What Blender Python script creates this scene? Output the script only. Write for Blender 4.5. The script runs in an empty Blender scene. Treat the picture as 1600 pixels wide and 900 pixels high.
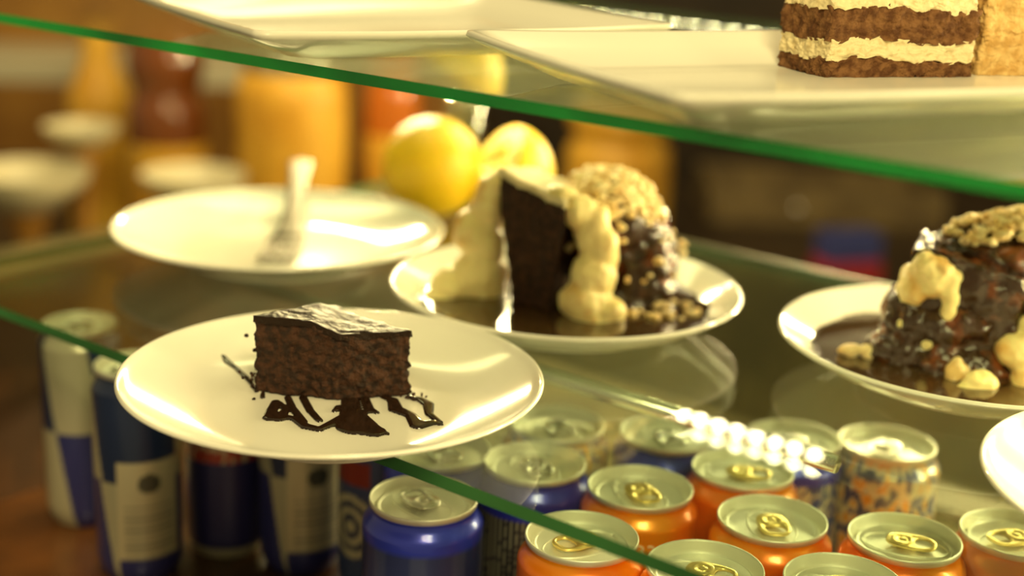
import bpy, bmesh, math, random
from mathutils import Vector, Matrix, noise
random.seed(7)
PI = math.pi
S = bpy.context.scene
COL = S.collection

# ------------------------------------------------------------------ camera, world, lights, exposure
cam_d = bpy.data.cameras.new('camera'); cam = bpy.data.objects.new('camera', cam_d); COL.objects.link(cam)
th, rl = math.radians(16.5), math.radians(2.5)
F = Vector((0, math.cos(th), -math.sin(th))); R0 = Vector((1, 0, 0)); U0 = Vector((0, math.sin(th), math.cos(th)))
Rv = math.cos(rl)*R0 + math.sin(rl)*U0; Uv = -math.sin(rl)*R0 + math.cos(rl)*U0
m = Matrix((Rv, Uv, -F)).transposed().to_4x4(); m.translation = (0, 0, .248)
cam.matrix_world = m
cam_d.sensor_width = 36; cam_d.lens = 49.5; cam_d.clip_start = .02
cam_d.dof.use_dof = True; cam_d.dof.focus_distance = .63; cam_d.dof.aperture_fstop = 2.9
S.camera = cam
S.view_settings.view_transform = 'Standard'; S.view_settings.look = 'None'
S.view_settings.gamma = 1; S.view_settings.use_curve_mapping = False
S.view_settings.exposure = 0.98
WARM = (1, .81, .37)
w = bpy.data.worlds.new('world'); S.world = w; w.use_nodes = True
w.node_tree.nodes['Background'].inputs[0].default_value = (1, .80, .38, 1)
w.node_tree.nodes['Background'].inputs[1].default_value = .17

def area(name, loc, target, sx, sy, power, col=WARM):
    d = bpy.data.lights.new(name, 'AREA'); d.shape = 'RECTANGLE'; d.size = sx; d.size_y = sy
    d.energy = power; d.color = col
    o = bpy.data.objects.new(name, d); COL.objects.link(o)
    z = (Vector(loc)-Vector(target)).normalized()
    x = Vector((-.79, .613, 0)); x = (x - x.dot(z)*z).normalized(); y = z.cross(x)
    mm = Matrix((x, y, z)).transposed().to_4x4(); mm.translation = loc; o.matrix_world = mm
    return o
# E: along the case front (to the far left), N: from the front into the case
E = Vector((-.79, .613, 0)).normalized(); N = Vector((.613, .79, 0)).normalized()
def en(e, n, z=0): return E*e + N*n + Vector((0, 0, z))
# strip lamp in the top of the case, strip lamp below the upper shelf, added fills at the back, right, front and over the bar
area('case_top_lamp', en(.25, .80, .62), en(.2, .60, 0), 1.4, .05, 1.3)
area('back_fill', en(.22, 1.52, .17), en(.22, .60, -.01), 1.1, .03, 12.0)  # added back fill, set where its reflection misses the shelf
area('led_light_left', en(.765, .872, .145), en(.74, .60, -.03), .30, .004, 2.1)
area('right_plate_fill', en(-.22, .872, .145), en(-.12, .60, -.03), .80, .004, 4.2)  # added fill for the right-hand plates, its reflection out of view
area('front_fill', en(-.45, -.25, 1.05), en(.2, .60, 0), .5, .25, 10)  # added soft fill from the front right to light the faces
area('bar_fill', (-.35, 1.5, .75), (-.3, 2.0, -.2), .8, .3, 4.0)  # added fill lighting the jar and bottles behind the case

# ------------------------------------------------------------------ helpers
def tag(o, label=None, cat=None, group=None, kind=None):
    if label: o['label'] = label
    if cat: o['category'] = cat
    if group: o['group'] = group
    if kind: o['kind'] = kind
    return o
def empty(name, loc, rz=0, **k):
    o = bpy.data.objects.new(name, None); COL.objects.link(o); o.location = loc; o.rotation_euler = (0, 0, rz)
    o.empty_display_size = .01
    return tag(o, **k)
def link(name, bm, mats, parent=None, smooth=True, loc=None, rz=0, **k):
    me = bpy.data.meshes.new(name); bm.normal_update(); bm.to_mesh(me); bm.free()
    for mt in (mats if isinstance(mats, (list, tuple)) else [mats]): me.materials.append(mt)
    for p in me.polygons: p.use_smooth = smooth
    o = bpy.data.objects.new(name, me); COL.objects.link(o)
    if parent: o.parent = parent
    if loc is not None: o.location = loc
    o.rotation_euler = (0, 0, rz)
    return tag(o, **k)
def mat(name, col, rough=.5, metal=0, bump=0, bscale=200, spec=.5, col2=None, cscale=60, clo=.4, chi=.6, coat=0, attr=None, sub=0, trans=0, detail=4):
    m = bpy.data.materials.new(name); m.use_nodes = True; t = m.node_tree; b = t.nodes['Principled BSDF']
    b.inputs['Base Color'].default_value = (*col, 1); b.inputs['Roughness'].default_value = rough
    b.inputs['Metallic'].default_value = metal; b.inputs['Specular IOR Level'].default_value = spec
    b.inputs['Coat Weight'].default_value = coat; b.inputs['Coat Roughness'].default_value = .08
    b.inputs['Transmission Weight'].default_value = trans
    if sub:
        b.inputs['Subsurface Weight'].default_value = sub; b.inputs['Subsurface Scale'].default_value = .01
    tc = t.nodes.new('ShaderNodeTexCoord')
    if col2:
        n = t.nodes.new('ShaderNodeTexNoise'); n.inputs['Scale'].default_value = cscale; n.inputs['Detail'].default_value = detail
        t.links.new(tc.outputs['Object'], n.inputs['Vector'])
        r = t.nodes.new('ShaderNodeValToRGB'); r.color_ramp.elements[0].position = clo; r.color_ramp.elements[1].position = chi
        r.color_ramp.elements[0].color = (*col, 1); r.color_ramp.elements[1].color = (*col2, 1)
        t.links.new(n.outputs['Fac'], r.inputs[0]); t.links.new(r.outputs[0], b.inputs['Base Color'])
    if attr:
        a = t.nodes.new('ShaderNodeAttribute'); a.attribute_name = attr
        t.links.new(a.outputs['Color'], b.inputs['Base Color'])
    if bump:
        n = t.nodes.new('ShaderNodeTexNoise'); n.inputs['Scale'].default_value = bscale; n.inputs['Detail'].default_value = 5
        t.links.new(tc.outputs['Object'], n.inputs['Vector'])
        bp = t.nodes.new('ShaderNodeBump'); bp.inputs['Strength'].default_value = bump; bp.inputs['Distance'].default_value = .002
        t.links.new(n.outputs['Fac'], bp.inputs['Height']); t.links.new(bp.outputs[0], b.inputs['Normal'])
    return m
def pane_mat(name, tint, ior=1.5):
    m = bpy.data.materials.new(name); m.use_nodes = True; t = m.node_tree; t.nodes.clear()
    o = t.nodes.new('ShaderNodeOutputMaterial'); tr = t.nodes.new('ShaderNodeBsdfTransparent'); tr.inputs[0].default_value = (*tint, 1)
    g = t.nodes.new('ShaderNodeBsdfGlossy'); g.inputs['Roughness'].default_value = .015; g.inputs[0].default_value = (1, 1, 1, 1)
    fr = t.nodes.new('ShaderNodeFresnel'); ge = t.nodes.new('ShaderNodeNewGeometry')
    mp = t.nodes.new('ShaderNodeMapRange'); mp.inputs['To Min'].default_value = ior; mp.inputs['To Max'].default_value = 1/ior
    t.links.new(ge.outputs['Backfacing'], mp.inputs['Value']); t.links.new(mp.outputs[0], fr.inputs['IOR'])
    mx = t.nodes.new('ShaderNodeMixShader'); t.links.new(fr.outputs[0], mx.inputs[0])
    t.links.new(tr.outputs[0], mx.inputs[1]); t.links.new(g.outputs[0], mx.inputs[2]); t.links.new(mx.outputs[0], o.inputs[0])
    return m
def edge_mat(name, col):
    m = bpy.data.materials.new(name); m.use_nodes = True; t = m.node_tree; t.nodes.clear()
    o = t.nodes.new('ShaderNodeOutputMaterial')
    d = t.nodes.new('ShaderNodeBsdfDiffuse'); tl = t.nodes.new('ShaderNodeBsdfTranslucent'); g = t.nodes.new('ShaderNodeBsdfGlossy'); g.inputs['Roughness'].default_value = .12
    tc = t.nodes.new('ShaderNodeTexCoord'); n = t.nodes.new('ShaderNodeTexNoise'); n.inputs['Scale'].default_value = 9; n.inputs['Detail'].default_value = 1
    t.links.new(tc.outputs['Object'], n.inputs['Vector'])
    r = t.nodes.new('ShaderNodeValToRGB'); r.color_ramp.elements[0].position = .35; r.color_ramp.elements[1].position = .65
    r.color_ramp.elements[0].color = tuple(c*.3 for c in col)+(1,); r.color_ramp.elements[1].color = (*col, 1)
    t.links.new(n.outputs['Fac'], r.inputs[0])
    for s in (d, tl): t.links.new(r.outputs[0], s.inputs[0])
    g.inputs[0].default_value = (.8, 1, .9, 1)
    m1 = t.nodes.new('ShaderNodeMixShader'); m1.inputs[0].default_value = .5
    m2 = t.nodes.new('ShaderNodeMixShader'); m2.inputs[0].default_value = .06
    t.links.new(d.outputs[0], m1.inputs[1]); t.links.new(tl.outputs[0], m1.inputs[2])
    t.links.new(m1.outputs[0], m2.inputs[1]); t.links.new(g.outputs[0], m2.inputs[2]); t.links.new(m2.outputs[0], o.inputs[0])
    return m
def emit_mat(name, col, s):
    m = bpy.data.materials.new(name); m.use_nodes = True; b = m.node_tree.nodes['Principled BSDF']
    b.inputs['Emission Color'].default_value = (*col, 1); b.inputs['Emission Strength'].default_value = s
    b.inputs['Base Color'].default_value = (.8, .8, .7, 1)
    return m

def add_box(bm, c, s, rz=0, bev=0, mi=0):
    g = bmesh.ops.create_cube(bm, size=1)
    vs = g['verts']; rot = Matrix.Rotation(rz, 3, 'Z')
    for v in vs: v.co = Vector(c) + rot @ Vector((v.co.x*s[0], v.co.y*s[1], v.co.z*s[2]))
    fs = {f for v in vs for f in v.link_faces}
    for f in fs: f.material_index = mi
    if bev:
        es = list({e for v in vs for e in v.link_edges})
        bmesh.ops.bevel(bm, geom=es, offset=bev, segments=2, profile=.5, affect='EDGES')
def add_lathe(bm, prof, seg=64, c=(0, 0, 0), close=False, mi=0):
    rings = []
    for r, z in prof:
        if r < 1e-6: rings.append([bm.verts.new((c[0], c[1], c[2]+z))])
        else: rings.append([bm.verts.new((c[0]+r*math.cos(2*PI*i/seg), c[1]+r*math.sin(2*PI*i/seg), c[2]+z)) for i in range(seg)])
    prs = list(zip(rings[:-1], rings[1:]))
    if close: prs.append((rings[-1], rings[0]))
    for a, b in prs:
        for i in range(seg):
            j = (i+1) % seg
            if len(a) == 1 and len(b) == 1: continue
            if len(a) == 1: f = bm.faces.new((a[0], b[j], b[i]))
            elif len(b) == 1: f = bm.faces.new((a[i], a[j], b[0]))
            else: f = bm.faces.new((a[i], a[j], b[j], b[i]))
            f.material_index = mi
    return rings
def sm_prof(pts, n=5):
    """Catmull-Rom through profile points"""
    out = []
    for i in range(len(pts)-1):
        p0 = pts[max(i-1, 0)]; p1 = pts[i]; p2 = pts[i+1]; p3 = pts[min(i+2, len(pts)-1)]
        for k in range(n):
            t = k/n
            out.append(tuple(.5*((2*b)+(c-a)*t+(2*a-5*b+4*c-d)*t*t+(-a+3*b-3*c+d)*t**3) for a, b, c, d in zip(p0, p1, p2, p3)))
    out.append(tuple(pts[-1])); return [(max(r, 0), z) for r, z in out]
def add_blob(bm, c, r, sub=3, amp=.12, fr=60, rz=0, mi=0, seed=0):
    g = bmesh.ops.create_icosphere(bm, subdivisions=sub, radius=1)
    if isinstance(r, (int, float)): r = (r, r, r)
    rot = Matrix.Rotation(rz, 3, 'Z')
    for v in g['verts']:
        d = Vector((v.co.x*r[0], v.co.y*r[1], v.co.z*r[2]))
        p = Vector(c) + rot @ d
        k = 1 + amp*noise.noise(p*fr + Vector((seed, seed*2, 0)))*2
        v.co = Vector(c) + rot @ (d*k)
    for f in {f for v in g['verts'] for f in v.link_faces}: f.material_index = mi
def add_tube(bm, pts, rad, seg=10, flat=1.0):
    pts = [Vector(p) for p in pts]; rings = []
    for i, p in enumerate(pts):
        t = (pts[min(i+1, len(pts)-1)] - pts[max(i-1, 0)]).normalized()
        s = t.cross(Vector((0, 0, 1))); s = s.normalized() if s.length > 1e-5 else Vector((1, 0, 0)); u = s.cross(t)
        r = rad[i] if isinstance(rad, (list, tuple)) else rad
        rings.append([bm.verts.new(p + s*r*math.cos(2*PI*k/seg) + u*r*flat*math.sin(2*PI*k/seg)) for k in range(seg)])
    for a, b in zip(rings[:-1], rings[1:]):
        for k in range(seg): bm.faces.new((a[k], a[(k+1) % seg], b[(k+1) % seg], b[k]))
    bm.faces.new(rings[0][::-1]); bm.faces.new(rings[-1])
def add_prism(bm, poly, z0, z1, cuts=7, mi=0):
    """four-cornered block, densely divided so that noise can roughen it"""
    P = [Vector((x, y, 0)) for x, y in poly]
    nu = nv = cuts*2; nz = cuts*2
    def pt(u, v, z):
        return P[0]*(1-u)*(1-v)+P[1]*u*(1-v)+P[2]*u*v+P[3]*(1-u)*v+Vector((0, 0, z0+(z1-z0)*z))
    cache = {}
    def V(i, j, k):
        if (i, j, k) not in cache: cache[(i, j, k)] = bm.verts.new(pt(i/nu, j/nv, k/nz))
        return cache[(i, j, k)]
    fs = []
    for i in range(nu):
        for j in range(nv):
            fs += [(V(i, j, 0), V(i, j+1, 0), V(i+1, j+1, 0), V(i+1, j, 0)), (V(i, j, nz), V(i+1, j, nz), V(i+1, j+1, nz), V(i, j+1, nz))]
    for i in range(nu):
        for k in range(nz):
            fs += [(V(i, 0, k), V(i+1, 0, k), V(i+1, 0, k+1), V(i, 0, k+1)), (V(i, nv, k), V(i, nv, k+1), V(i+1, nv, k+1), V(i+1, nv, k))]
    for j in range(nv):
        for k in range(nz):
            fs += [(V(0, j, k), V(0, j, k+1), V(0, j+1, k+1), V(0, j+1, k)), (V(nu, j, k), V(nu, j+1, k), V(nu, j+1, k+1), V(nu, j, k+1))]
    for f in fs: bm.faces.new(f).material_index = mi
    return list(cache.values())
def rough(vs, amp, fr, seed=0, zkeep=None):
    o = Vector((seed*3.1, seed*1.7, seed))
    for v in vs:
        d = noise.noise_vector(v.co*fr+o)*amp + noise.noise_vector(v.co*fr*3.1+o)*amp*.5
        if zkeep is not None and v.co.z < zkeep: d.z = 0
        v.co += d
def remeshed(name, bm, mats, parent, vox, amp=0, fr=100, seed=0, zmin=.0068, **k):
    """fuse overlapping lumps into one skin (voxel remesh), then roughen"""
    me = bpy.data.meshes.new('tmp'); bm.to_mesh(me); bm.free()
    o = bpy.data.objects.new('tmp', me); COL.objects.link(o)
    md = o.modifiers.new('r', 'REMESH'); md.mode = 'VOXEL'; md.voxel_size = vox
    sm = o.modifiers.new('s', 'SMOOTH'); sm.factor = .5; sm.iterations = 3
    dg = bpy.context.evaluated_depsgraph_get(); ev = o.evaluated_get(dg)
    b2 = bmesh.new(); b2.from_mesh(ev.to_mesh()); bpy.data.objects.remove(o)
    for v in b2.verts:
        if amp:
            n = v.normal.copy(); v.co += n*amp*(noise.noise(v.co*fr+Vector((seed, 0, 0)))+.5*noise.noise(v.co*fr*2.7))
        if zmin is not None: v.co.z = max(v.co.z, zmin)
    return link(name, b2, mats, parent, **k)
def puddle(name, strokes, zf, h, res, mats, parent=None, wob=0, **k):
    """liquid on a surface: strokes = [((x, y, r), ...)], domed height field with rounded rim"""
    segs = []
    for s in strokes:
        if len(s) == 1: segs.append((s[0], s[0]))
        segs += list(zip(s[:-1], s[1:]))
    xs = [p[0]+q*p[2] for s in strokes for p in s for q in (-1.3, 1.3)]; ys = [p[1]+q*p[2] for s in strokes for p in s for q in (-1.3, 1.3)]
    x0, x1, y0, y1 = min(xs), max(xs), min(ys), max(ys); nx = int((x1-x0)/res)+2; ny = int((y1-y0)/res)+2
    def sd(x, y):
        best = 1
        for a, b in segs:
            dx, dy = b[0]-a[0], b[1]-a[1]; L = dx*dx+dy*dy
            t = 0 if L < 1e-12 else max(0, min(1, ((x-a[0])*dx+(y-a[1])*dy)/L))
            d = math.hypot(x-a[0]-t*dx, y-a[1]-t*dy) - (a[2]+(b[2]-a[2])*t)
            best = min(best, d)
        if wob: best += wob*noise.noise(Vector((x*70, y*70, 3)))+wob*.5*noise.noise(Vector((x*190, y*190, 3)))
        return best
    D = {}
    for i in range(nx):
        for j in range(ny): D[i, j] = sd(x0+i*res, y0+j*res)
    bm = bmesh.new(); vv = {}
    def V(i, j):
        if (i, j) in vv: return vv[i, j]
        d = D[i, j]; x, y = x0+i*res, y0+j*res
        if d > 0:
            gx = sd(x+res*.3, y)-d; gy = sd(x, y+res*.3)-d; g = math.hypot(gx, gy) or 1
            x -= gx/g*d; y -= gy/g*d; hh = 0
        else: hh = h*min(1, math.sqrt(max(0, 1-(1-min(1, -d/(h*1.3)))**2)))
        vv[i, j] = bm.verts.new((x, y, zf(x, y)+hh)); return vv[i, j]
    for i in range(nx-1):
        for j in range(ny-1):
            c = [(i, j), (i+1, j), (i+1, j+1), (i, j+1)]
            if min(D[q] for q in c) < 0 and sum(D[q] < res*.75 for q in c) == 4:
                bm.faces.new([V(*q) for q in c])
    return link(name, bm, mats, parent, **k)

# ------------------------------------------------------------------ materials
M = {}
M['ceramic'] = mat('white_ceramic', (.86, .84, .76), .12, coat=.3)
M['tray'] = mat('tray_ceramic', (.80, .78, .68), .16, coat=.2)
M['shelf'] = pane_mat('shelf_glass', (.90, .955, .90))
M['edge_hi'] = edge_mat('shelf_glass_edge', (.012, .42, .07))
M['edge_lo'] = edge_mat('lower_glass_edge', (.05, .17, .06))
M['edge_back'] = edge_mat('rear_glass_edge', (.035, .06, .03))
M['alu'] = mat('brushed_aluminium', (.70, .68, .62), .25, metal=1)
M['rail'] = mat('polished_rail', (.95, .92, .82), .22, metal=1)
M['lid'] = mat('can_lid_metal', (.95, .92, .82), .46, metal=.7)
M['tab_gold'] = mat('gold_tab', (.92, .70, .26), .3, metal=.8)
M['body'] = mat('printed_can', (1, 1, 1), .30, metal=.3, attr='Col', coat=.5)
M['choc'] = mat('chocolate_crumb', (.020, .009, .005), .75, bump=1, bscale=380, col2=(.058, .022, .010), cscale=300, spec=.3)
M['icing'] = mat('chocolate_icing', (.018, .009, .005), .40, bump=1, bscale=220, spec=.15)
M['sauce'] = mat('chocolate_sauce', (.018, .008, .004), .06, bump=.12, bscale=60, coat=.5)
M['pool'] = mat('thin_chocolate_sauce', (.055, .028, .010), .10, bump=.25, bscale=35, coat=.4)
M['cream'] = mat('banana_cream', (.92, .76, .36), .45, bump=.4, bscale=120, col2=(.72, .38, .08), cscale=55, clo=.55, chi=.74, sub=.15)
M['glaze'] = mat('chocolate_glaze', (.040, .016, .007), .16, bump=.9, bscale=150, col2=(.22, .055, .012), cscale=80, clo=.52, chi=.7, coat=.25)
M['nuts'] = mat('chopped_nuts', (.92, .76, .42), .6, bump=.5, bscale=400, col2=(.78, .52, .20), cscale=150)
M['sponge_dark'] = mat('cocoa_sponge', (.11, .045, .018), .85, bump=1, bscale=420, col2=(.23, .11, .045), cscale=220, spec=.2)
M['filling'] = mat('cream_filling', (.82, .70, .42), .6, bump=.8, bscale=250, col2=(.58, .44, .2), cscale=220, clo=.55, chi=.75)
M['sponge_light'] = mat('yellow_sponge', (.80, .56, .24), .85, bump=1, bscale=380, col2=(.60, .36, .12), cscale=170, spec=.2)
M['lemon'] = mat('lemon_peel', (.95, .62, .01), .38, bump=.5, bscale=350, sub=.1)
M['lemon_in'] = mat('lemon_flesh', (.95, .80, .20), .3, bump=.4, bscale=90, sub=.2)
M['pith'] = mat('lemon_pith', (.92, .85, .55), .6)
M['steel'] = mat('fork_steel', (.13, .11, .075), .55, metal=.6, spec=.3)
M['clear'] = pane_mat('tumbler_glass', (.93, .96, .90))
M['copper'] = mat('copper_brown_floor', (.17, .06, .015), .28, bump=.3, bscale=14, col2=(.05, .022, .009), cscale=9)
M['panel'] = mat('dark_case_panel', (.10, .085, .04), .45, col2=(.17, .14, .06), cscale=12)
M['wood'] = mat('brown_wood', (.28, .12, .02), .45, col2=(.42, .20, .035), cscale=5, bump=.2, bscale=20)
M['darkwood'] = mat('black_brown_wood', (.030, .017, .008), .5, col2=(.055, .032, .014), cscale=6)
M['side'] = mat('dark_red_brown_panel', (.055, .024, .009), .5, col2=(.13, .05, .014), cscale=14, clo=.45, chi=.7)
M['amber'] = mat('amber_bottle', (.50, .13, .012), .15, coat=.5)
M['brownglass'] = mat('brown_bottle', (.16, .045, .010), .15, coat=.5)
M['honey'] = mat('honey', (.55, .27, .02), .4, col2=(.75, .42, .05), cscale=12)
M['paper'] = mat('pale_strip', (.42, .38, .28), .5)
M['dish'] = mat('dull_dish', (.50, .44, .30), .4)
M['tan'] = mat('tan_crate_wood', (.20, .14, .06), .5, col2=(.12, .08, .035), cscale=20)
M['led'] = emit_mat('led_diode', (1, .83, .46), 55)
M['black'] = mat('black_plastic', (.012, .012, .012), .4)
M['redp'] = mat('red_print', (.35, .02, .03), .5)
M['bluep'] = mat('blue_print', (.04, .05, .22), .5)
M['white_print'] = mat('pale_print', (.95, .80, .55), .5)

# ------------------------------------------------------------------ case structure
ROT = math.atan2(E.y, E.x)          # local x runs along E, local y = -N
def slab(name, e0, e1, n0, n1, z0, z1, mats, bev=0, edge=False, parent=None, smooth=False, **k):
    bm = bmesh.new()
    c = en((e0+e1)/2, (n0+n1)/2, (z0+z1)/2)
    add_box(bm, (0, 0, 0), (e1-e0, n1-n0, z1-z0), bev=bev)
    if edge:
        bm.normal_update()
        for f in bm.faces:
            if abs(f.normal.z) < .9: f.material_index = 2 if f.normal.y < -.5 else 1
    return link(name, bm, mats, parent, smooth=smooth, loc=c, rz=ROT, **k)

slab('floor', -.9, 1.3, .34, .60, -.170, -.157, M['copper'], kind='structure')
slab('floor', -.9, 1.3, .60, 1.0, -.170, -.157, M['panel'], kind='structure')
slab('wall_back', -.9, .80, .93, .934, -.170, -.026, M['panel'], kind='structure')
slab('wall_left', .766, .776, .42, .929, -.170, -.010, M['side'], kind='structure')
bm = bmesh.new(); add_box(bm, (0, 0, 0), (7, .05, 4)); link('wall_rear', bm, M['darkwood'], smooth=False, loc=(0, 3.2, -.2), kind='structure')
bm = bmesh.new(); add_box(bm, (0, 0, 0), (8, 6, .02)); link('ground', bm, M['darkwood'], smooth=False, loc=(0, 1.5, -1.1), kind='structure').name = 'floor'

# upper and lower glass shelves
LE = .78   # left end of lower shelf
slab('glass_shelf', -.60, LE, .420, .842, -.006, 0, [M['shelf'], M['edge_lo'], M['edge_back']], edge=True,
     label='lower green-edged glass shelf carrying the round dessert plates above the drink cans', cat='shelf')
slab('glass_shelf', -.60, 1.2, .446, .842, .1548, .160, [M['shelf'], M['edge_hi'], M['edge_back']], edge=True,
     label='upper glass shelf with bright green edge under the white rectangular trays', cat='shelf')

# led strip under the back of the upper shelf
def led_strip(e0, e1, n, z, label):
    t = empty('led_strip', en(e0, n, z), label=label, cat='lamp')
    bm = bmesh.new(); add_box(bm, (0, 0, 0), (e1-e0, .014, .006), bev=.001)
    link('housing', bm, M['alu'], t, smooth=False, loc=en((e1-e0)/2, 0, .0035), rz=ROT)
    bm = bmesh.new(); k = 0
    while k*.016 < e1-e0-.01:
        add_box(bm, (k*.016+.008, 0, 0), (.006, .005, .0012)); k += 1
    o = link('diode', bm, M['led'], t, smooth=False, loc=(0, 0, 0), rz=ROT, kind='stuff')
    return t
led_strip(.395, .93, .885, .148, 'thin strip of small warm led lamps along the back under the upper shelf')

# support rail of the lower shelf
bm = bmesh.new(); add_tube(bm, [(0, 0, 0), (.50, 0, 0)], .0045, 20)
link('support_rail', bm, M['rail'], loc=en(.25, .575, -.0107), rz=ROT, label='thin polished metal rail under the lower glass shelf, glinting between the plates', cat='rail')

# ------------------------------------------------------------------ plates
def plate_z(r, R=.1):
    r = r/R*.1
    if r < .055: return .006
    t = (r-.055)/.045
    return .006 + .016*t**1.7
def make_plate(loc, R, label, kind='coupe', group=None, name='dinner_plate'):
    bm = bmesh.new(); k = R/.1
    if kind == 'coupe':
        top = [(0, .006), (.02, .006), (.04, .006), (.055, .0062)] + [(.055+.045*t, .006+.016*t**1.7) for t in (.15, .3, .45, .6, .75, .9)]
        prof = top + [(.0985, .0218), (.1, .0226), (.1008, .0218), (.1, .0205)] + [(.09, .0158), (.078, .0105), (.066, .006), (.058, .003), (.056, 0), (.053, 0), (.052, .002), (.03, .0025), (0, .0025)]
    else:
        top = [(0, .0055), (.04, .0055), (.066, .0058), (.076, .0075), (.082, .0115), (.086, .0145), (.092, .0185), (.0975, .0218)]
        prof = top + [(.0992, .0228), (.1002, .022), (.0998, .0205)] + [(.09, .0142), (.078, .008), (.066, .0045), (.060, .002), (.058, 0), (.055, 0), (.054, .002), (.03, .0025), (0, .0025)]
    prof = [(r*k, z) for r, z in prof]
    add_lathe(bm, sm_prof(prof, 3), 128)
    bmesh.ops.recalc_face_normals(bm, faces=bm.faces)
    return link(name, bm, M['ceramic'], loc=loc, label=label, cat='plate', group=group)
CP = Vector((-.081, .6125, 0)); MP = Vector((.031, .7765, 0)); FP = Vector((-.152, .884, 0)); RP = Vector((.243, .705, 0)); NP_ = Vector((.296, .521, 0))
make_plate(CP, .0968, 'white round plate holding the square dark chocolate cake piece, nearest the left')
make_plate(MP, .1, 'white rimmed plate under the middle banana and chocolate dessert', 'rim')
make_plate(FP, .105, 'empty white plate with a fork across it at the back of the shelf')
make_plate(RP, .1, 'white rimmed plate under the right-hand dessert, cut by the picture edge', 'rim')
make_plate(NP_, .1, 'empty white plate cut by the right picture edge above the orange cans')

# ------------------------------------------------------------------ chocolate cake on the near plate
cake = empty('chocolate_cake_slice', (-.083, .642, .006), label='dark chocolate cake piece with shiny icing on the near left plate', cat='cake')
poly = [(-.040, -.006), (.001, -.026), (.037, -.008), (.000, .038)]
poly = [(-.036, -.018), (.003, -.024), (.036, -.014), (.000, .014)]
bm = bmesh.new(); vs = add_prism(bm, poly, .0006, .0315, 22)
for v in vs:
    v.co.z *= 1+.17*min(1, max(0, (.004-v.co.x)/.014))
rough(vs, .0013, 260, 1, zkeep=.004); rough(vs, .0010, 90, 2, zkeep=.004)
link('sponge', bm, M['choc'], cake)
bm = bmesh.new(); pol2 = [(p[0]*1.03, p[1]*1.03) for p in poly]; vs = add_prism(bm, pol2, .0300, .0328, 12)
for v in vs:
    v.co.z *= 1+.17*min(1, max(0, (.004-v.co.x)/.014))
    n_ = noise.noise(Vector((v.co.x*300, v.co.y*300, 0)))
    if v.co.z < .0315: v.co.z += n_*.0015
rough(vs, .0007, 160, 5)
link('icing', bm, M['icing'], cake)
# loose crumbs round the foot of the piece
bm = bmesh.new()
for q in range(34):
    a = random.uniform(0, 1); side = random.random()
    if side < .55: p = (-.037+random.gauss(-.002, .0022), -.012+random.gauss(.004, .008), random.choice([.0008, .0008, .01, .02, .03])*random.random()+.0008)
    else: p = (.036+random.gauss(.003, .003), -.012+random.gauss(-.003, .004), .0008)
    add_blob(bm, p, random.uniform(.0005, .0012), 1, .3, 900)
link('crumb', bm, M['choc'], cake, kind='stuff')

def czf(x, y): return plate_z(math.hypot(x-CP.x, y-CP.y)) + .0001
drips = [[(x, y, r*1.3+.0004) for x, y, r in q] for q in [
    [(-0.1074, 0.6116, 0.0017), (-0.1076, 0.6009, 0.0018), (-0.1068, 0.5929, 0.0025), (-0.1024, 0.5923, 0.0022), (-0.1015, 0.6035, 0.0011), (-0.1055, 0.6106, 0.0011)],
    [(-0.1, 0.5944, 0.0013), (-0.0952, 0.592, 0.0014), (-0.0892, 0.5841, 0.0018), (-0.0828, 0.5813, 0.0014), (-0.0779, 0.5897, 0.0018), (-0.0735, 0.5975, 0.0022)],
    [(-0.103, 0.6187, 0.0011), (-0.0987, 0.6057, 0.0013), (-0.0914, 0.5899, 0.0014)],
    [(-0.096, 0.6196, 0.0013), (-0.09, 0.603, 0.0013), (-0.0843, 0.5919, 0.0011)],
    [(-0.0791, 0.6043, 0.0009), (-0.0773, 0.6083, 0.0019), (-0.0735, 0.6087, 0.0015)],
    [(-0.0744, 0.6222, 0.0027), (-0.0717, 0.6052, 0.0037), (-0.0668, 0.5874, 0.0072), (-0.0581, 0.5814, 0.0039), (-0.0528, 0.5799, 0.0009)],
    [(-0.0675, 0.6231, 0.0015), (-0.0634, 0.608, 0.0017), (-0.0598, 0.6043, 0.0009)],
    [(-0.0632, 0.6062, 0.0009), (-0.0683, 0.6, 0.0022)],
    [(-0.0583, 0.6242, 0.0011), (-0.0537, 0.6208, 0.0019), (-0.0513, 0.6095, 0.0026), (-0.0438, 0.6028, 0.0019), (-0.0395, 0.5913, 0.0029), (-0.0336, 0.5949, 0.0017), (-0.0294, 0.5932, 0.0007)],
    [(-0.0464, 0.6256, 0.0012), (-0.0412, 0.6235, 0.0015), (-0.0368, 0.6177, 0.0019), (-0.0357, 0.6057, 0.0013), (-0.0303, 0.596, 0.0011)],
    [(-0.1416, 0.6586, 0.001), (-0.1386, 0.6546, 0.0016), (-0.1334, 0.6509, 0.001), (-0.1274, 0.6431, 0.001), (-0.1218, 0.6325, 0.0008), (-0.1189, 0.6247, 0.0006)],
    [(-0.1147, 0.6173, 0.0007), (-0.1156, 0.6231, 0.0006)],
    [(-0.1183, 0.6149, 0.0005)],
]]
puddle('chocolate_drizzle', drips, czf, .0011, .0006, M['sauce'], label='dark chocolate sauce drizzled in loops on the near plate before the cake', cat='sauce')

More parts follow.
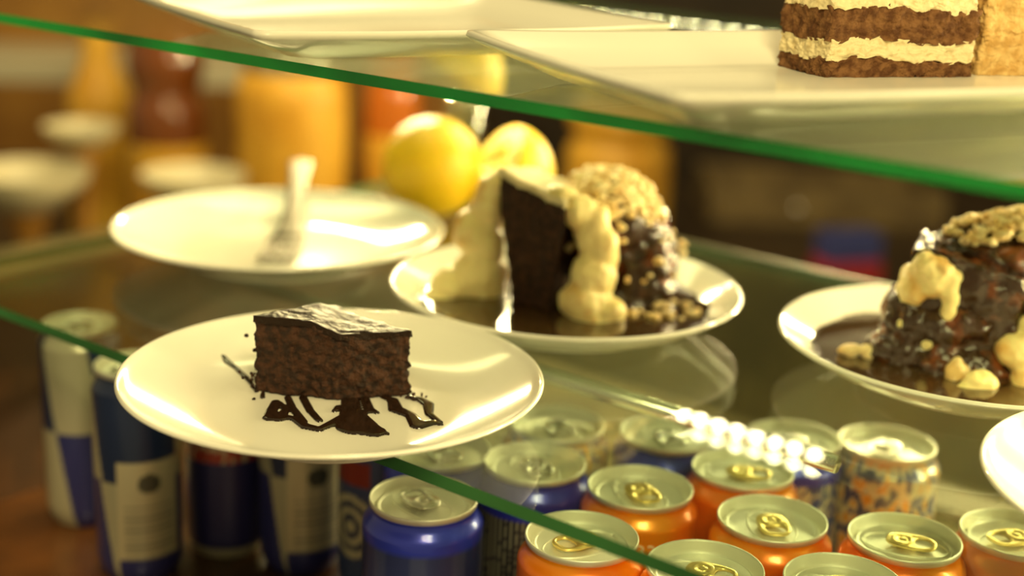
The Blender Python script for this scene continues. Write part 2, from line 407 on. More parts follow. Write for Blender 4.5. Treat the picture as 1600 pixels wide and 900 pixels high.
# ------------------------------------------------------------------ fork on the back plate
fork = empty('fork', (-.149, .871, 0), label='steel fork lying across the back plate with its end over the rim', cat='fork')
def ribbon(bm, pts, ws, th):
    rows = []
    for i, (p, wd) in enumerate(zip(pts, ws)):
        p = Vector(p); t = (Vector(pts[min(i+1, len(pts)-1)])-Vector(pts[max(i-1, 0)])).normalized(); sx = t.cross(Vector((0, 0, 1))).normalized(); u = sx.cross(t)
        rows.append([bm.verts.new(p+sx*wd/2*a+u*th/2*b) for a, b in ((-1, -.6), (-.6, -1), (.6, -1), (1, -.6), (1, .6), (.6, 1), (-.6, 1), (-1, .6))])
    for a, b in zip(rows[:-1], rows[1:]):
        for k in range(8): bm.faces.new((a[k], a[(k+1) % 8], b[(k+1) % 8], b[k]))
    bm.faces.new(rows[0][::-1]); bm.faces.new(rows[-1])
bm = bmesh.new()
ribbon(bm, [(0, .026, .0100), (-.001, .036, .0105), (-.002, .048, .014), (-.004, .075, .0195), (-.007, .110, .0262), (-.010, .140, .0315), (-.012, .160, .033), (-.013, .168, .0325)],
       [.022, .017, .0135, .012, .013, .016, .018, .010], .0022)
link('handle', bm, M['steel'], fork)
bm = bmesh.new(); ribbon(bm, [(0, .012, .0088), (0, .020, .0090), (0, .028, .0100)], [.022, .023, .020], .0018)
for k in range(4):
    x = -.0090+k*.006; ribbon(bm, [(x, .014, .0089), (x, .000, .0088), (x, -.016, .0085), (x, -.026, .0105), (x, -.030, .012)], [.0042, .0038, .0034, .0028, .0014], .0016)
link('tines', bm, M['steel'], fork)

# ------------------------------------------------------------------ middle dessert
def mz(x, y): return .0062
P = MP
pool = [[(P.x-.062, P.y+.006, .014), (P.x-.03, P.y-.03, .030), (P.x+.02, P.y-.035, .033), (P.x+.055, P.y-.008, .022)],
        [(P.x, P.y+.02, .050), (P.x+.04, P.y+.02, .028)], [(P.x+.04, P.y-.02, .030)], [(P.x-.045, P.y+.01, .022)]]
def pz(c): return lambda x, y: plate_zr(math.hypot(x-c.x, y-c.y))
def plate_zr(r): return .0058 if r < .066 else .0058+.0068*((min(r, .09)-.066)/.02)**1.4
def pool_at(c, name_label):
    st = [[(c.x+.052*math.cos(a), c.y+.052*math.sin(a), .023) for a in [k*PI/8 for k in range(17)]], [(c.x, c.y, .045)]]
    st = [[(x, y, .0315) for x, y, r in st[0]], st[1]]
    puddle('chocolate_sauce', st, lambda x, y: .0112, .0014, .0012, M['pool'], wob=.004, label=name_label, cat='sauce')
pool_at(MP, 'glossy chocolate sauce pool filling the middle plate around its dessert')
pool_at(RP, 'glossy chocolate sauce pool filling the right-hand plate around its dessert')

d1 = empty('banana_chocolate_dessert', (P.x, P.y, 0), label='middle banana and chocolate dessert with a dark slab face between two cream pieces', cat='dessert')
bm = bmesh.new()
vs = add_prism(bm, [(-.040, -.006), (-.005, -.030), (.008, .020), (-.022, .034)], .008, .084, 12)
for v in vs:
    k = (v.co.z-.008)/.076; c = Vector((-.016, .0, v.co.z)); f_ = .58+.42*min(1, max(0, k*1.25))
    v.co.x = c.x+(v.co.x-c.x)*f_; v.co.y = c.y+(v.co.y-c.y)*(.8+.2*k)
    if v.co.z > .06: v.co.z -= (v.co.x+.042)*.28*(v.co.z-.06)/.024
rough(vs, .0014, 130, 3, zkeep=.012)
link('cake_slab', bm, M['choc'], d1)
bm = bmesh.new()
for c, r in [((-.046, .014, .062), (.010, .014, .018)), ((-.049, .010, .042), (.013, .014, .020)), ((-.050, .006, .022), (.015, .016, .018)), ((-.066, .006, .016), (.014, .014, .010)), ((-.057, .010, .048), (.011, .012, .012)), ((-.040, .016, .074), (.009, .012, .010)), ((-.075, .0, .010), (.012, .012, .004))]:
    add_blob(bm, c, r, 3, .12, 60)
remeshed('banana_piece', bm, M['cream'], d1, .0014, .0016, 90, 3)
bm = bmesh.new()
for c, r in [((.004, -.020, .070), (.010, .010, .010)), ((.012, -.020, .060), (.010, .010, .014)), ((.019, -.022, .048), (.010, .011, .014)), ((.014, -.026, .034), (.013, .011, .014)), ((.010, -.028, .020), (.015, .012, .014)), ((.022, -.030, .014), (.011, .010, .010)), ((.014, -.034, .010), (.014, .008, .008)), ((-.006, -.016, .0785), (.010, .009, .005))]:
    add_blob(bm, c, r, 3, .12, 60)
remeshed('banana_piece', bm, M['cream'], d1, .0014, .0016, 90, 9)
bm = bmesh.new()
vs = add_prism(bm, [(-.042, -.004), (-.004, -.030), (.012, .018), (-.022, .034)], .0835, .0885, 8)
for v in vs:
    v.co.z -= (v.co.x+.042)*.30
rough(vs, .0016, 110, 6); link('cream_top', bm, M['filling'], d1)
def mound(bl, seed, parent, name='coated_mound'):
    bm = bmesh.new()
    for c, r in bl: add_blob(bm, c, r, 3, .12, 45, seed=seed)
    return remeshed(name, bm, M['glaze'], parent, .0016, .0028, 120, seed)
mound([((.022, .024, .047), (.033, .032, .034)), ((.020, .010, .056), (.026, .024, .024)), ((.040, .018, .030), (.024, .026, .024)), ((.046, .006, .018), (.018, .018, .014)), ((.030, .004, .012), (.030, .022, .010))], 2, d1)
def bits(name, cs, n, parent, rr, seed, up=.1, label=None):
    """chopped nuts strewn over ellipsoids"""
    rd = random.Random(seed); bm = bmesh.new(); k = 0
    while k < n:
        c, r = cs[rd.randrange(len(cs))]
        d = Vector((rd.gauss(0, 1), rd.gauss(0, 1), rd.gauss(.5, .8))).normalized()
        if d.z < up: continue
        s = rd.uniform(*rr); add_blob(bm, (c[0]+d.x*r[0], c[1]+d.y*r[1], c[2]+d.z*r[2]), (s, s*rd.uniform(.7, 1), s*rd.uniform(.6, .9)), 2, .3, 350, rz=rd.random()*3, seed=k); k += 1
    return link(name, bm, M['nuts'], parent, kind='stuff', label=label)
bits('chopped_nuts', [((.021, .022, .050), (.034, .032, .035)), ((.018, .010, .058), (.026, .024, .024))], 420, d1, (.0020, .0042), 4, .30)
bits('chopped_nuts', [((.030, .012, .036), (.038, .034, .034))], 80, d1, (.0014, .0030), 5, -.2)
bits('chopped_nuts', [((.048, -.012, .0125), (.028, .020, .002))], 70, d1, (.0012, .0026), 6, .1)

# ------------------------------------------------------------------ right dessert
P = RP
d2 = empty('banana_chocolate_dessert', (P.x, P.y, 0), label='right-hand banana and chocolate dessert with nuts on top, cut by the picture edge', cat='dessert')
bm = bmesh.new()
vs = add_prism(bm, [(-.040, -.010), (.012, -.028), (.046, .030), (-.022, .036)], .008, .071, 12)
for v in vs:
    if v.co.z > .045: v.co.z -= max(0, (v.co.x+.022))*.22*(v.co.z-.045)/.022
rough(vs, .0022, 110, 8, zkeep=.010)
link('cake_slab', bm, M['glaze'], d2)
mound([((.020, .016, .060), (.042, .030, .024)), ((-.034, .0, .030), (.014, .018, .026)), ((-.040, -.004, .014), (.016, .016, .012)), ((-.006, -.020, .014), (.030, .014, .012)), ((.040, .0, .04), (.02, .02, .03)), ((-.012, -.012, .034), (.022, .016, .014))], 5, d2)
bm = bmesh.new()
for c, r in [((-.028, -.010, .060), (.013, .012, .012)), ((-.037, -.004, .050), (.007, .012, .013)), ((-.021, -.019, .047), (.0045, .005, .014)), ((-.038, -.010, .034), (.006, .006, .006)), ((-.026, -.016, .026), (.006, .006, .006))]:
    add_blob(bm, c, r, 3, .15, 90)
remeshed('banana_piece', bm, M['cream'], d2, .0012, .0016, 120, 4)
bm = bmesh.new()
for c, r in [((.030, -.018, .052), (.013, .012, .012)), ((.025, -.026, .036), (.012, .011, .012)), ((.040, -.022, .034), (.016, .014, .018)), ((.014, -.030, .027), (.012, .011, .010)), ((.018, -.038, .012), (.009, .009, .010)), ((.036, -.036, .014), (.010, .010, .010))]:
    add_blob(bm, c, r, 3, .12, 90)
remeshed('banana_piece', bm, M['cream'], d2, .0012, .0014, 120, 6)
bm = bmesh.new()
for c, r in [((-.008, -.044, .012), (.009, .008, .008)), ((-.014, -.046, .009), (.008, .007, .005))]: add_blob(bm, c, r, 3, .15, 120)
remeshed('banana_piece', bm, M['cream'], d2, .001, .001, 120, 7)
for c, r in [((-.065, -.006, .0145), (.006, .005, .004)), ((-.055, -.008, .0145), (.006, .005, .004)), ((-.047, -.004, .015), (.005, .006, .006)), ((-.018, -.034, .014), (.006, .006, .008))]:
    bm = bmesh.new(); add_blob(bm, c, r, 3, .2, 200); link('nut_lump', bm, M['nuts'], d2)
bits('chopped_nuts', [((.022, .016, .066), (.042, .026, .020)), ((.030, .014, .070), (.030, .022, .020))], 380, d2, (.0018, .0040), 14, .4)

# ------------------------------------------------------------------ trays on the upper shelf
def make_tray(A, ang, L, W, label, lift=.0012, hz=.0178, fl=.028):
    """rectangular plate with straight flaring rim; A = front-left rim corner, x to the right, y to the back"""
    def loop(i, z, r):
        r = max(r, .002); pts = []
        for cx, cy, a0 in ((L-i-r, W-i-r, 0), (i+r, W-i-r, PI/2), (i+r, i+r, PI), (L-i-r, i+r, 3*PI/2)):
            for k in range(9): a = a0+PI/2*k/8; pts.append((cx+r*math.cos(a), cy+r*math.sin(a)))
            # straight run to the next corner, divided
            nx_, ny_ = {0: (i+r, W-i), PI/2: (i, i+r), PI: (L-i-r, i), 3*PI/2: (L-i, W-i-r)}[a0]
            x0, y0 = pts[-1]
            for k in range(1, 12): t = k/12; pts.append((x0+(nx_-x0)*t, y0+(ny_-y0)*t))
        out = []
        for x, y in pts:
            d = math.hypot(min(x, L-x), min(y, W-y)); out.append(bm.verts.new((x, y, z+lift*math.exp(-(d/.040)**2)*z/hz)))
        return out
    bm = bmesh.new()
    spec = [(.050, .0012, .012), (.046, 0, .012), (.040, 0, .012), (.036, .0012, .014), (fl+.001, .0022, .012), (.014, hz*.50, .010), (.002, hz-.004, .008), (.0, hz-.0022, .007), (.0004, hz-.0004, .007), (.0022, hz, .008), (.0045, hz-.0006, .009),
            (.012, hz*.68, .011), (.022, .0085, .013), (fl+.001, .0055, .015), (fl+.006, .0045, .016), (fl+.016, .0040, .018)]
    ls = [loop(*q) for q in spec]
    for a, b in zip(ls[:-1], ls[1:]):
        for k in range(len(a)): j = (k+1) % len(a); bm.faces.new((a[k], b[k], b[j], a[j]))
    bm.faces.new(ls[-1]); bm.faces.new(ls[0][::-1])
    bmesh.ops.recalc_face_normals(bm, faces=bm.faces)
    return link('serving_tray', bm, M['tray'], loc=(A[0], A[1], .160), rz=math.radians(ang), label=label, cat='tray')
make_tray((.0524, .467), 25, .37, .190, 'rectangular white flared tray with cake slices on the upper shelf')
make_tray((-.1125, .600), 31, .222, .20, 'second white flared tray behind at the upper left, partly above the picture', hz=.017)

def layer_cake(loc, rz, poly, layers, label, name, sm):
    t = empty(name, loc, rz, label=label, cat='cake')
    z = 0
    for k, (kind, h, mt) in enumerate(layers):
        q = 1.0 if kind != 'filling' else .985
        bm = bmesh.new(); vs = add_prism(bm, [(a*q, b*q) for a, b in poly], z-(0 if k == 0 else .0008), z+h, 22)
        for v in vs:    # wavy layer borders
            wv = .0022*noise.noise(Vector((v.co.x*38, v.co.y*38, 1.5+sm)))+.0012*noise.noise(Vector((v.co.x*120, v.co.y*120, 4)))
            if v.co.z > z+.001 or k: v.co.z += wv
        rough(vs, .0011, 300, k+1, zkeep=.0015); rough(vs, .0012, 90, k+7, zkeep=.0015)
        link(kind, bm, M[mt], t); z += h
    return t
layer_cake((.138, .641, .1641), math.radians(18), [(.000, .0), (.077, .0), (.075, .036), (-.006, .036)],
           [('sponge', .0085, 'sponge_dark'), ('filling', .0085, 'filling'), ('sponge', .0145, 'sponge_dark'), ('filling', .008, 'filling'), ('sponge', .012, 'sponge_dark')],
           'brown cocoa layer cake slice with cream bands on the upper tray', 'layer_cake_slice', 0)
layer_cake((.2165, .672, .1641), math.radians(16), [(.000, .0), (.070, .0), (.070, .034), (.0, .034)],
           [('sponge', .017, 'sponge_light'), ('filling', .003, 'sponge_light'), ('sponge', .018, 'sponge_light'), ('sponge', .014, 'sponge_light')],
           'pale yellow sponge cake slice beside the brown one on the upper tray', 'sponge_cake_slice', 3)

# ------------------------------------------------------------------ lemons and tumbler at the back of the shelf
def lemon_mesh(bm, r, cut=None):
    g = bmesh.ops.create_uvsphere(bm, u_segments=48, v_segments=32, radius=r)
    for v in g['verts']:
        a = v.co.z/r; v.co.z *= 1.06; v.co.z += .10*r*(1 if a > 0 else -1)*max(0, abs(a)-.85)**.8
        v.co *= 1+.02*noise.noise(v.co*45)
t = empty('lemon', (-.062, 1.012, .0375), label='whole bright yellow lemon at the back of the shelf', cat='lemon')
bm = bmesh.new(); lemon_mesh(bm, .0365); bmesh.ops.rotate(bm, verts=bm.verts, matrix=Matrix.Rotation(1.2, 3, 'X'))
link('peel', bm, M['lemon'], t)
def cut_lemon(loc, r, axis, depth, label, name='cut_lemon', rot=0):
    t = empty(name, loc, 0, label=label, cat='lemon'); ax = Vector(axis).normalized()
    bm = bmesh.new(); lemon_mesh(bm, r)
    bmesh.ops.rotate(bm, verts=bm.verts, matrix=Matrix.Rotation(rot, 3, 'Y'))
    bmesh.ops.bisect_plane(bm, geom=list(bm.verts)+list(bm.edges)+list(bm.faces), plane_co=ax*depth, plane_no=ax, clear_outer=True)
    ed = [e for e in bm.edges if e.is_boundary]; bmesh.ops.edgeloop_fill(bm, edges=ed)
    link('peel', bm, M['lemon'], t)
    rr = math.sqrt(max(1e-9, r*r-depth*depth)); bm = bmesh.new()
    q = Vector((0, 0, 1)).rotation_difference(ax).to_matrix()
    add_lathe(bm, [(0, .0006), (rr*.92, .0006), (rr*.93, 0), (0, 0)], 40)
    for v in bm.verts: v.co = q @ v.co + ax*depth
    link('pith', bm, M['pith'], t)
    bm = bmesh.new()
    for k in range(9):
        a0, a1 = 2*PI*k/9+.05, 2*PI*(k+1)/9-.05; mid = (a0+a1)/2
        pts = [(rr*.08*math.cos(mid), rr*.08*math.sin(mid))]+[(rr*.84*math.cos(a0+(a1-a0)*s/6), rr*.84*math.sin(a0+(a1-a0)*s/6)) for s in range(7)]
        lo = [bm.verts.new((x, y, .0004)) for x, y in pts]; hi = [bm.verts.new((x, y, .0014)) for x, y in pts]
        bm.faces.new(hi); 
        for i in range(len(pts)): j = (i+1) % len(pts); bm.faces.new((lo[i], lo[j], hi[j], hi[i]))
    for v in bm.verts: v.co = q @ v.co + ax*depth
    link('flesh', bm, M['lemon_in'], t)
    return t
cut_lemon((-.006, 1.026, .0325), .033, (-.75, -.35, .55), .014, 'cut lemon standing right of the whole lemon behind the dessert')
# clear tumbler holding a wedge that stands in for a reflection-like yellow crescent
t = empty('glass_tumbler', (-.043, 1.074, .0005), label='clear glass tumbler behind the lemons with a lemon wedge on top', cat='glass')
bm = bmesh.new(); add_lathe(bm, [(0, 0), (.0125, 0), (.014, .002), (.0165, .082), (.0155, .083), (.013, .006), (0, .005)], 40); link('glass_body', bm, M['clear'], t)
cut_lemon((-.047, 1.072, .0965), .034, (-.50, .05, -.85), -.004, 'lemon wedge standing in for a reflection-like yellow crescent, seen through the upper glass shelf', 'crescent_wedge')

# ------------------------------------------------------------------ cans
def can_geo(rb, rl, H, shoulder):
    prof = [(0, .004), (rb*.55, .004), (rb*.72, .0005), (rb*.78, 0), (rb*.84, .001), (rb*.97, .008), (rb, .013)]
    n = 26
    prof += [(rb, .013+(H-shoulder-.013)*k/n) for k in range(1, n+1)]
    for k in range(1, 9):
        s = k/8; prof.append((rb-(rb-rl*.965)*(1-math.cos(s*PI))/2, H-shoulder+(shoulder-.0045)*s))
    prof += [(rl*.972, H-.0034)]
    return prof
def lid_geo(rl, H):
    return [(rl*.965, H-.0037), (rl*.985, H-.0030), (rl, H-.0018), (rl, H-.0005), (rl*.988, H), (rl*.965, H-.0002), (rl*.955, H-.001), (rl*.93, H-.0045), (rl*.895, H-.0066), (rl*.87, H-.0068), (rl*.85, H-.0060), (rl*.83, H-.0046), (rl*.81, H-.0044), (rl*.79, H-.0048), (rl*.5, H-.0048), (rl*.2, H-.0048), (0, H-.0048)]
def paint(o, fn, H):
    me = o.data; at = me.color_attributes.new('Col', 'FLOAT_COLOR', 'POINT')
    for i, v in enumerate(me.vertices):
        at.data[i].color = (*fn(math.atan2(v.co.y, v.co.x), v.co.z/H), 1)
def dense(prof, step):
    out = [prof[0]]
    for a, b in zip(prof[:-1], prof[1:]):
        n = max(1, int(math.hypot(b[0]-a[0], b[1]-a[1])/step))
        out += [(a[0]+(b[0]-a[0])*k/n, a[1]+(b[1]-a[1])*k/n) for k in range(1, n+1)]
    return out
def make_can(loc, rb, rl, H, sh, fn, label, ta=0, tab='gold', group=None, name='drink_can', dense_step=None, cat='can'):
    t = empty(name, loc, label=label, cat=cat, group=group)
    bm = bmesh.new(); pr = can_geo(rb, rl, H, sh)
    if dense_step: pr = dense(pr, dense_step)
    add_lathe(bm, pr, 180 if dense_step else 72); b = link('body', bm, M['body'], t); paint(b, fn, H)
    bm = bmesh.new(); add_lathe(bm, sm_prof(lid_geo(rl, H), 2), 72)
    # pressed drinking opening and its bead
    cs, sn = math.cos(ta), math.sin(ta); zz = H-.0046
    add_tube(bm, [(cs*(.0105+.0085*math.cos(a))-sn*.0095*math.sin(a), sn*(.0105+.0085*math.cos(a))+cs*.0095*math.sin(a), zz) for a in [2*PI*k/28 for k in range(29)]], .0004, 6)
    add_tube(bm, [(cs*(-.001+.0195*math.cos(a))-sn*.0115*math.sin(a), sn*(-.001+.0195*math.cos(a))+cs*.0115*math.sin(a), zz) for a in [2*PI*k/36 for k in range(37)]], .00045, 6)
    link('lid', bm, M['lid'], t)
    # ring pull: stadium plate with a finger hole, nose and rivet
    bm = bmesh.new(); zt = H-.0030
    def stad(u, L0, L1, wd):   # outline parameter -> point, wider nose
        a = 2*PI*u; x = math.cos(a); y = math.sin(a)
        x = math.copysign(abs(x)**.75, x); y = math.copysign(abs(y)**.75, y)
        return ((L0+L1)/2+(L1-L0)/2*x, wd*y)
    def ringplate(outer, inner, z0, z1):
        n = 40; O = [outer(k/n) for k in range(n)]; I = [inner(k/n) for k in range(n)]
        v = [[bm.verts.new((cs*x-sn*y, sn*x+cs*y, z)) for x, y in q] for q, z in ((O, z0+.0003), (O, z1-.0003), ([( (x*.93+I[i][0]*.07), (y*.93+I[i][1]*.07)) for i, (x, y) in enumerate(O)], z1), (I, z1), (I, z0), ([( (x*.93+I[i][0]*.07), (y*.93+I[i][1]*.07)) for i, (x, y) in enumerate(O)], z0))]
        for a in range(6):
            p, q = v[a], v[(a+1) % 6]
            for i in range(n): j = (i+1) % n; bm.faces.new((p[i], p[j], q[j], q[i]))
    ringplate(lambda u: stad(u, -.0150, .0085, .0078), lambda u: stad(u, -.0128, -.0048, .0052), zt, zt+.0013)
    ringplate(lambda u: stad(u, -.0040, .0062, .0058), lambda u: stad(u, -.0022, .0026, .0026), zt+.0002, zt+.0017)
    rx = .0004; add_lathe(bm, [(.0023, -.0018), (.0023, .0012), (.0016, .0019), (0, .0020)], 20, c=(cs*rx, sn*rx, zt))
    bmesh.ops.recalc_face_normals(bm, faces=bm.faces)
    link('pull_tab', bm, M['tab_gold'] if tab == 'gold' else M['alu'], t)
    return t
def text_on_can(parent, body, size, r, z, ang, material, name='lettering'):
    cu = bpy.data.curves.new('t', 'FONT'); cu.body = body; cu.size = size; cu.extrude = .00015; cu.resolution_u = 3; cu.align_x = 'CENTER'
    o = bpy.data.objects.new('t', cu); COL.objects.link(o)
    dg = bpy.context.evaluated_depsgraph_get(); me = o.evaluated_get(dg).to_mesh()
    bm = bmesh.new(); bm.from_mesh(me); bpy.data.objects.remove(o)
    for v in bm.verts:
        a = ang + v.co.x/r; rr = r+.0002+v.co.z; v.co = Vector((rr*math.cos(a), rr*math.sin(a), z+v.co.y))
    return link(name, bm, material, parent, smooth=False)
OR = (1.0, .33, .008); OR2 = (.95, .19, .006)
def f_orange(seed):
    def f(a, h):
        k = noise.noise(Vector((math.cos(a)*1.2+seed, math.sin(a)*1.2, h*3)))
        c = [OR[i]+(OR2[i]-OR[i])*max(0, min(1, k*2+.3)) for i in range(3)]
        if h < .62 and noise.noise(Vector((math.cos(a)*2.4+seed*3, math.sin(a)*2.4, h*6))) > .18: c = (.10, .17, .02)
        return tuple(c)
    return f
def f_blue(a, h):
    if h > .84: return (.03, .05, .62)
    return (.030, .042, .17) if (math.sin(a*9) > -.2) else (.055, .07, .20)
def f_bluetext(a, h):
    if h > .80: return (.03, .035, .50)
    ln = math.sin(a*60) > .1
    return (.34, .31, .25) if ln and noise.noise(Vector((a*30, h*60, 0))) > -.25 else (.035, .03, .05)
def f_bluesilver(a, h):
    if h > .84: return (.03, .04, .60)
    bx = (int((a+PI)*5) % 2 == 0); k = noise.noise(Vector((a*11, h*26, 2)))
    if bx: return (.62, .60, .50) if k > -.05 else (.04, .07, .28)
    return (.04, .08, .35) if k > -.2 else (.50, .50, .45)
def f_cola(a, h):
    k = noise.noise(Vector((a*7, h*16, 9)))
    return (.80, .40, .08) if k > .2 else ((.70, .66, .52) if k > -.1 else (.05, .07, .30))
ZF = -.157
def place(px, py):   # lid centre seen at this spot of the photograph, on the plane of the lids
    return None
cans = [
 ('o', .0376, .5965, .6, 'orange can nearest the blue can, its lid crossed by the green glass edge'),
 ('o', .0692, .6545, 1.9, 'orange can with a volume print on its shoulder, behind the green glass edge'),
 ('o', .1252, .6835, 2.9, 'rearmost orange can in the middle, its gold tab lying flat to the left'),
 ('o', .1310, .6245, 1.6, 'orange can in the centre of the cluster with its tab pointing back'),
 ('o', .1915, .6100, 2.8, 'orange can right of the centre with a wide gold tab and a green leaf print'),
 ('o', .0920, .5710, 2.7, 'orange can at the bottom edge where the green glass edge leaves the picture'),
 ('o', .1525, .5635, 2.8, 'orange can lowest in the picture, only the lid showing'),
 ('o', .2480, .6200, 0.4, 'orange can at the right picture edge with a round crest on its side'),
 ('b', -.0387, .6305, -.9, 'dark blue can with a silver lid below the near cake plate'),
 ('t', .0160, .6800, 1.9, 'blue can with a column of fine print, behind the green glass edge'),
 ('c', .0285, .7350, 1.9, 'tan and blue can second behind the near glass edge, beside the cake plate'),
 ('b', .0900, .7280, 1.9, 'blue can behind the orange ones, its pale lid under the middle plate'),
 ('b', -.0340, .6920, 2.2, 'blue can half hidden behind the rim of the near cake plate'),
 ('s', .1600, .7290, 1.0, 'blue can with silver lettering behind the orange cans'),
 ('c', .2120, .7280, 1.0, 'can with orange and pale print behind, right of the blue lettered one'),
]
FN = {'b': f_blue, 't': f_bluetext, 's': f_bluesilver, 'c': f_cola}
for k, (ty, x, y, ta, lab) in enumerate(cans):
    fn = f_orange(k*1.7) if ty == 'o' else FN[ty]
    t = make_can((x, y, ZF), .0298, .0266, .110, .013, fn, lab, ta=ta, tab='gold' if ty == 'o' else 'silver', group='orange drink cans' if ty == 'o' else 'blue and patterned drink cans', dense_step=None if ty in 'ob' else .0012)
    if k == 1: text_on_can(t, '330ml e', .0105, .0298, .0845, math.radians(-64), M['white_print'])
    if k == 7:
        bm = bmesh.new()
        for rr, n in ((.0105, 40), (.0085, 34), (.004, 18)):
            pts = []
            for q in range(n+1):
                a = 2*PI*q/n; aa = math.radians(-108)+rr*math.cos(a)/.0298; pts.append((.0299*math.cos(aa), .0299*math.sin(aa), .072+rr*math.sin(a)))
            add_tube(bm, pts, .00035, 5)
        link('crest', bm, M['white_print'], t)

def f_slim(a0):
    def f(a, h):
        d = (a-a0+PI) % (2*PI)-PI       # angle from the back-panel centre
        SIL, BLU, DB, CR = (.50, .47, .34), (.035, .04, .20), (.02, .035, .11), (.66, .58, .40)
        if abs(d) < .75 and .14 < h < .60:
            u, v = d/.75*.62, (h-.49)/.38
            if math.hypot(d*.023, (h-.50)*.135) < .0075: return (.10, .10, .08) if math.hypot(d*.023, (h-.50)*.135) < .0062 else CR
            if h < .41 and abs(d) < .6: return (.40, .36, .26) if math.sin(h*230) > 0 else CR
            return CR
        if abs(d) < .75: return DB if h > .6 else BLU
        s = d + (h-.5)*.9
        if h > .5: return SIL if (s % 2.4) < 1.25 else DB
        return BLU if (s % 2.4) < 1.15 else SIL
    return f
def f_redtop(a, h):
    if h > .50: return (.42, .06, .04) if noise.noise(Vector((a*6, h*20, 1))) > -.15 else (.62, .52, .36)
    if h < .07: return (.5, .47, .34)
    return (.035, .035, .15)
slims = [(-.264, .818, f_slim(.4), 'slim silver and blue can farthest left under the shelf'),
         (-.212, .750, f_slim(-1.05), 'slim silver and blue can with a round seal, left of the cake plate'),
         (-.168, .785, f_redtop, 'slim can with red print above blue, between the two sealed cans'),
         (-.120, .768, f_slim(-1.0), 'slim silver and blue can with a round seal, right under the cake plate')]
for x, y, fn, lab in slims:
    make_can((x, y, ZF), .0247, .0222, .129, .012, fn, lab, ta=1, tab='silver', group='slim silver and blue cans', dense_step=.0012, name='slim_drink_can')
def f_arc(a, h):
    d = (a+2.25+PI) % (2*PI)-PI; q = math.hypot(d*.028, (h-.42)*.11)
    if .66 < h < .78 and abs(d) < .5: return (.30, .03, .02)
    if q < .020: return (.62, .58, .40) if int(q*260) % 2 == 0 else (.04, .06, .14)
    return (.05, .08, .22)
make_can((-.069, .744, ZF), .0262, .0240, .110, .013, f_arc, 'blue can with pale round rings on its side, tucked behind the dark blue can', ta=1, tab='silver', dense_step=.0012)

# pale metal rail behind the cans
slab('shelf_rail', .08, .33, .868, .905, -.157, -.150, M['paper'], bev=.001, label='pale flat strip on the case floor behind the cans', cat='rail')

# ------------------------------------------------------------------ bar behind the case (out of focus)
def bottle(loc, r, H, mt, label, neck=.30, cat='bottle', group=None, name='bottle'):
    t = empty(name, loc, label=label, cat=cat, group=group); bm = bmesh.new()
    add_lathe(bm, sm_prof([(0, .003), (r*.8, 0), (r, .01), (r, H*.3), (r, H*.58), (r*.85, H*.66), (r*neck*1.1, H*.76), (r*neck, H*.85), (r*neck, H*.95)], 4)+[(r*neck*1.1, H*.955), (r*neck*1.1, H*.965), (0, H*.965)], 40)
    link('glass_body', bm, mt, t)
    bm = bmesh.new(); add_lathe(bm, [(0, 0), (r*neck*1.15, 0), (r*neck*1.15, H*.05), (r*neck, H*.055), (0, H*.055)], 24, c=(0, 0, H*.96)); link('cap', bm, M['black'], t)
    bm = bmesh.new(); add_lathe(bm, [(r*1.004, H*.2), (r*1.012, H*.21), (r*1.012, H*.48), (r*1.004, H*.49)], 40); link('label_band', bm, M['honey'], t)
    return t
CT = -.28   # counter top behind
bm = bmesh.new(); add_box(bm, (0, 0, 0), (3.2, .9, .04), bev=.004); link('back_counter', bm, M['darkwood'], smooth=False, loc=(-.2, 2.05, CT-.02), label='dark wooden counter behind the display case, out of focus', cat='counter')
bm = bmesh.new(); add_box(bm, (0, 0, 0), (3.0, .8, .74), bev=.004); link('back_cabinet', bm, M['panel'], smooth=False, loc=(-.2, 2.06, CT-.41), label='dark brown cabinet under the wooden counter behind', cat='cabinet')
bm = bmesh.new(); add_box(bm, (0, 0, 0), (1.30, .04, 1.0)); link('wood_panel', bm, M['wood'], smooth=False, loc=(-.75, 2.50, CT+.5), label='orange brown wooden wall panel behind the bottles at the left', cat='panel')
bottle((-.455, 1.80, CT), .050, .36, M['brownglass'], 'dark brown bottle left of the honey jar', .9)
bottle((-.165, 1.82, CT), .036, .40, M['amber'], 'amber bottle just left of the whole lemon', .8)
bottle((-.585, 1.95, CT), .045, .33, M['honey'], 'golden bottle farthest left behind the plates', .5)
bottle((.145, 2.0, CT), .075, .25, M['honey'], 'golden container standing in for an orange-gold reflection behind the middle dessert', .9)  # orange-gold reflection built as a solid container
# large honey jar
t = empty('honey_jar', (-.290, 1.78, CT), label='large golden honey jar glowing behind the fork plate', cat='jar'); bm = bmesh.new()
add_lathe(bm, sm_prof([(0, 0), (.062, .002), (.070, .015), (.070, .12), (.070, .24), (.064, .265), (.055, .275), (0, .275)], 4), 48); link('jar_body', bm, M['honey'], t)
bm = bmesh.new(); add_lathe(bm, [(.058, .273), (.060, .275), (.060, .298), (.056, .302), (0, .302)], 48); link('jar_lid', bm, M['alu'], t)
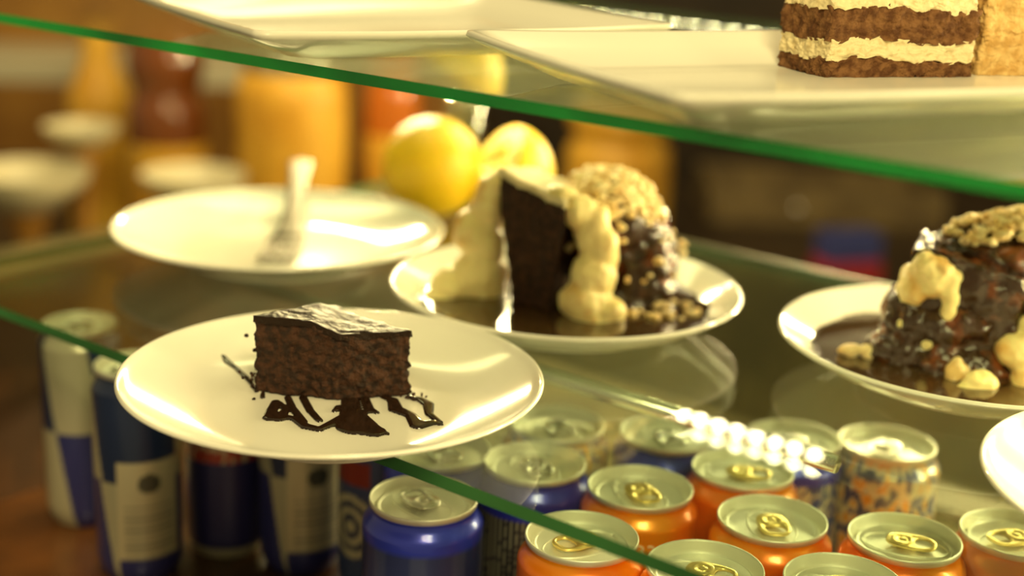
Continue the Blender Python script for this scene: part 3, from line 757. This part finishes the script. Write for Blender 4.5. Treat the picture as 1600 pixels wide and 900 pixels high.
# pale dishes at the left
def dish(loc, R, h, label, cat='bowl', name='bowl'):
    bm = bmesh.new(); add_lathe(bm, sm_prof([(0, h*.12), (R*.5, h*.14), (R*.85, h*.6), (R*.99, h), (R, h*.98), (R*.9, h*.55), (R*.55, 0), (R*.5, 0), (0, .002)], 4), 48)
    bmesh.ops.recalc_face_normals(bm, faces=bm.faces)
    link(name, bm, M['dish'], loc=loc, label=label, cat=cat)
dish((-.570, 1.60, -.150), .072, .040, 'blurred pale bowl at the left picture edge behind the case')
dish((-.375, 1.60, -.135), .060, .030, 'blurred pale dish behind the back plate, right of the bowl', 'dish', 'dish')
dish((-.535, 1.70, -.095), .045, .022, 'small blurred pale dish above the bowl at the left', 'dish', 'dish')
# stands that carry the dishes
for (x, y, zt, rr, lab) in ((-.570, 1.60, -.150, .03, 'brown round stand under the blurred bowl'), (-.375, 1.60, -.135, .03, 'brown round stand under the blurred dish'), (-.535, 1.70, -.095, .02, 'thin brown stand under the small blurred dish')):
    bm = bmesh.new(); H = zt-CT; add_lathe(bm, sm_prof([(0, 0), (rr*1.6, .001), (rr*1.5, .008), (rr*.5, .02), (rr*.45, H*.6), (rr*.9, H-.006), (rr, H), (0, H)], 4), 32)
    link('dish_stand', bm, M['wood'], loc=(x, y, CT), label=lab, cat='stand')
# pale board above them
bm = bmesh.new(); add_box(bm, (0, 0, 0), (.66, .20, .034), rz=.10, bev=.003); link('wall_shelf', bm, M['paper'], smooth=False, loc=(-.64, 2.15, -.062), label='pale wall shelf behind the upper glass edge at the left', cat='shelf')

# low crate and a small carton on the dark counter at the right
t = empty('wooden_crate', (.50, 2.30, CT), label='low tan crate on the dark counter behind the right-hand dessert', cat='crate')
for x, y, sx, sy in ((0, -.09, .38, .012), (0, .09, .38, .012), (-.184, 0, .012, .168), (.184, 0, .012, .168)):
    bm = bmesh.new(); add_box(bm, (x, y, .030), (sx, sy, .060), bev=.002); link('side_board', bm, M['tan'], t, smooth=False)
bm = bmesh.new(); add_box(bm, (0, 0, .006), (.356, .168, .008)); link('bottom_board', bm, M['tan'], t, smooth=False)
bm = bmesh.new(); add_blob(bm, (-.05, -.104, .030), .009, 3, 0); link('glint_knob', bm, M['alu'], t)  # metal ball added to catch light as a blurred bright spot
t = empty('drink_carton', (.455, 1.86, CT), .3, label='small blue and red carton on the dark counter, left of the right-hand dessert', cat='carton')
bm = bmesh.new(); add_box(bm, (0, 0, .020), (.085, .05, .040), bev=.003); link('base_part', bm, M['redp'], t, smooth=False)
bm = bmesh.new(); add_box(bm, (0, 0, .059), (.080, .046, .038), bev=.003); link('top_part', bm, M['bluep'], t, smooth=False)
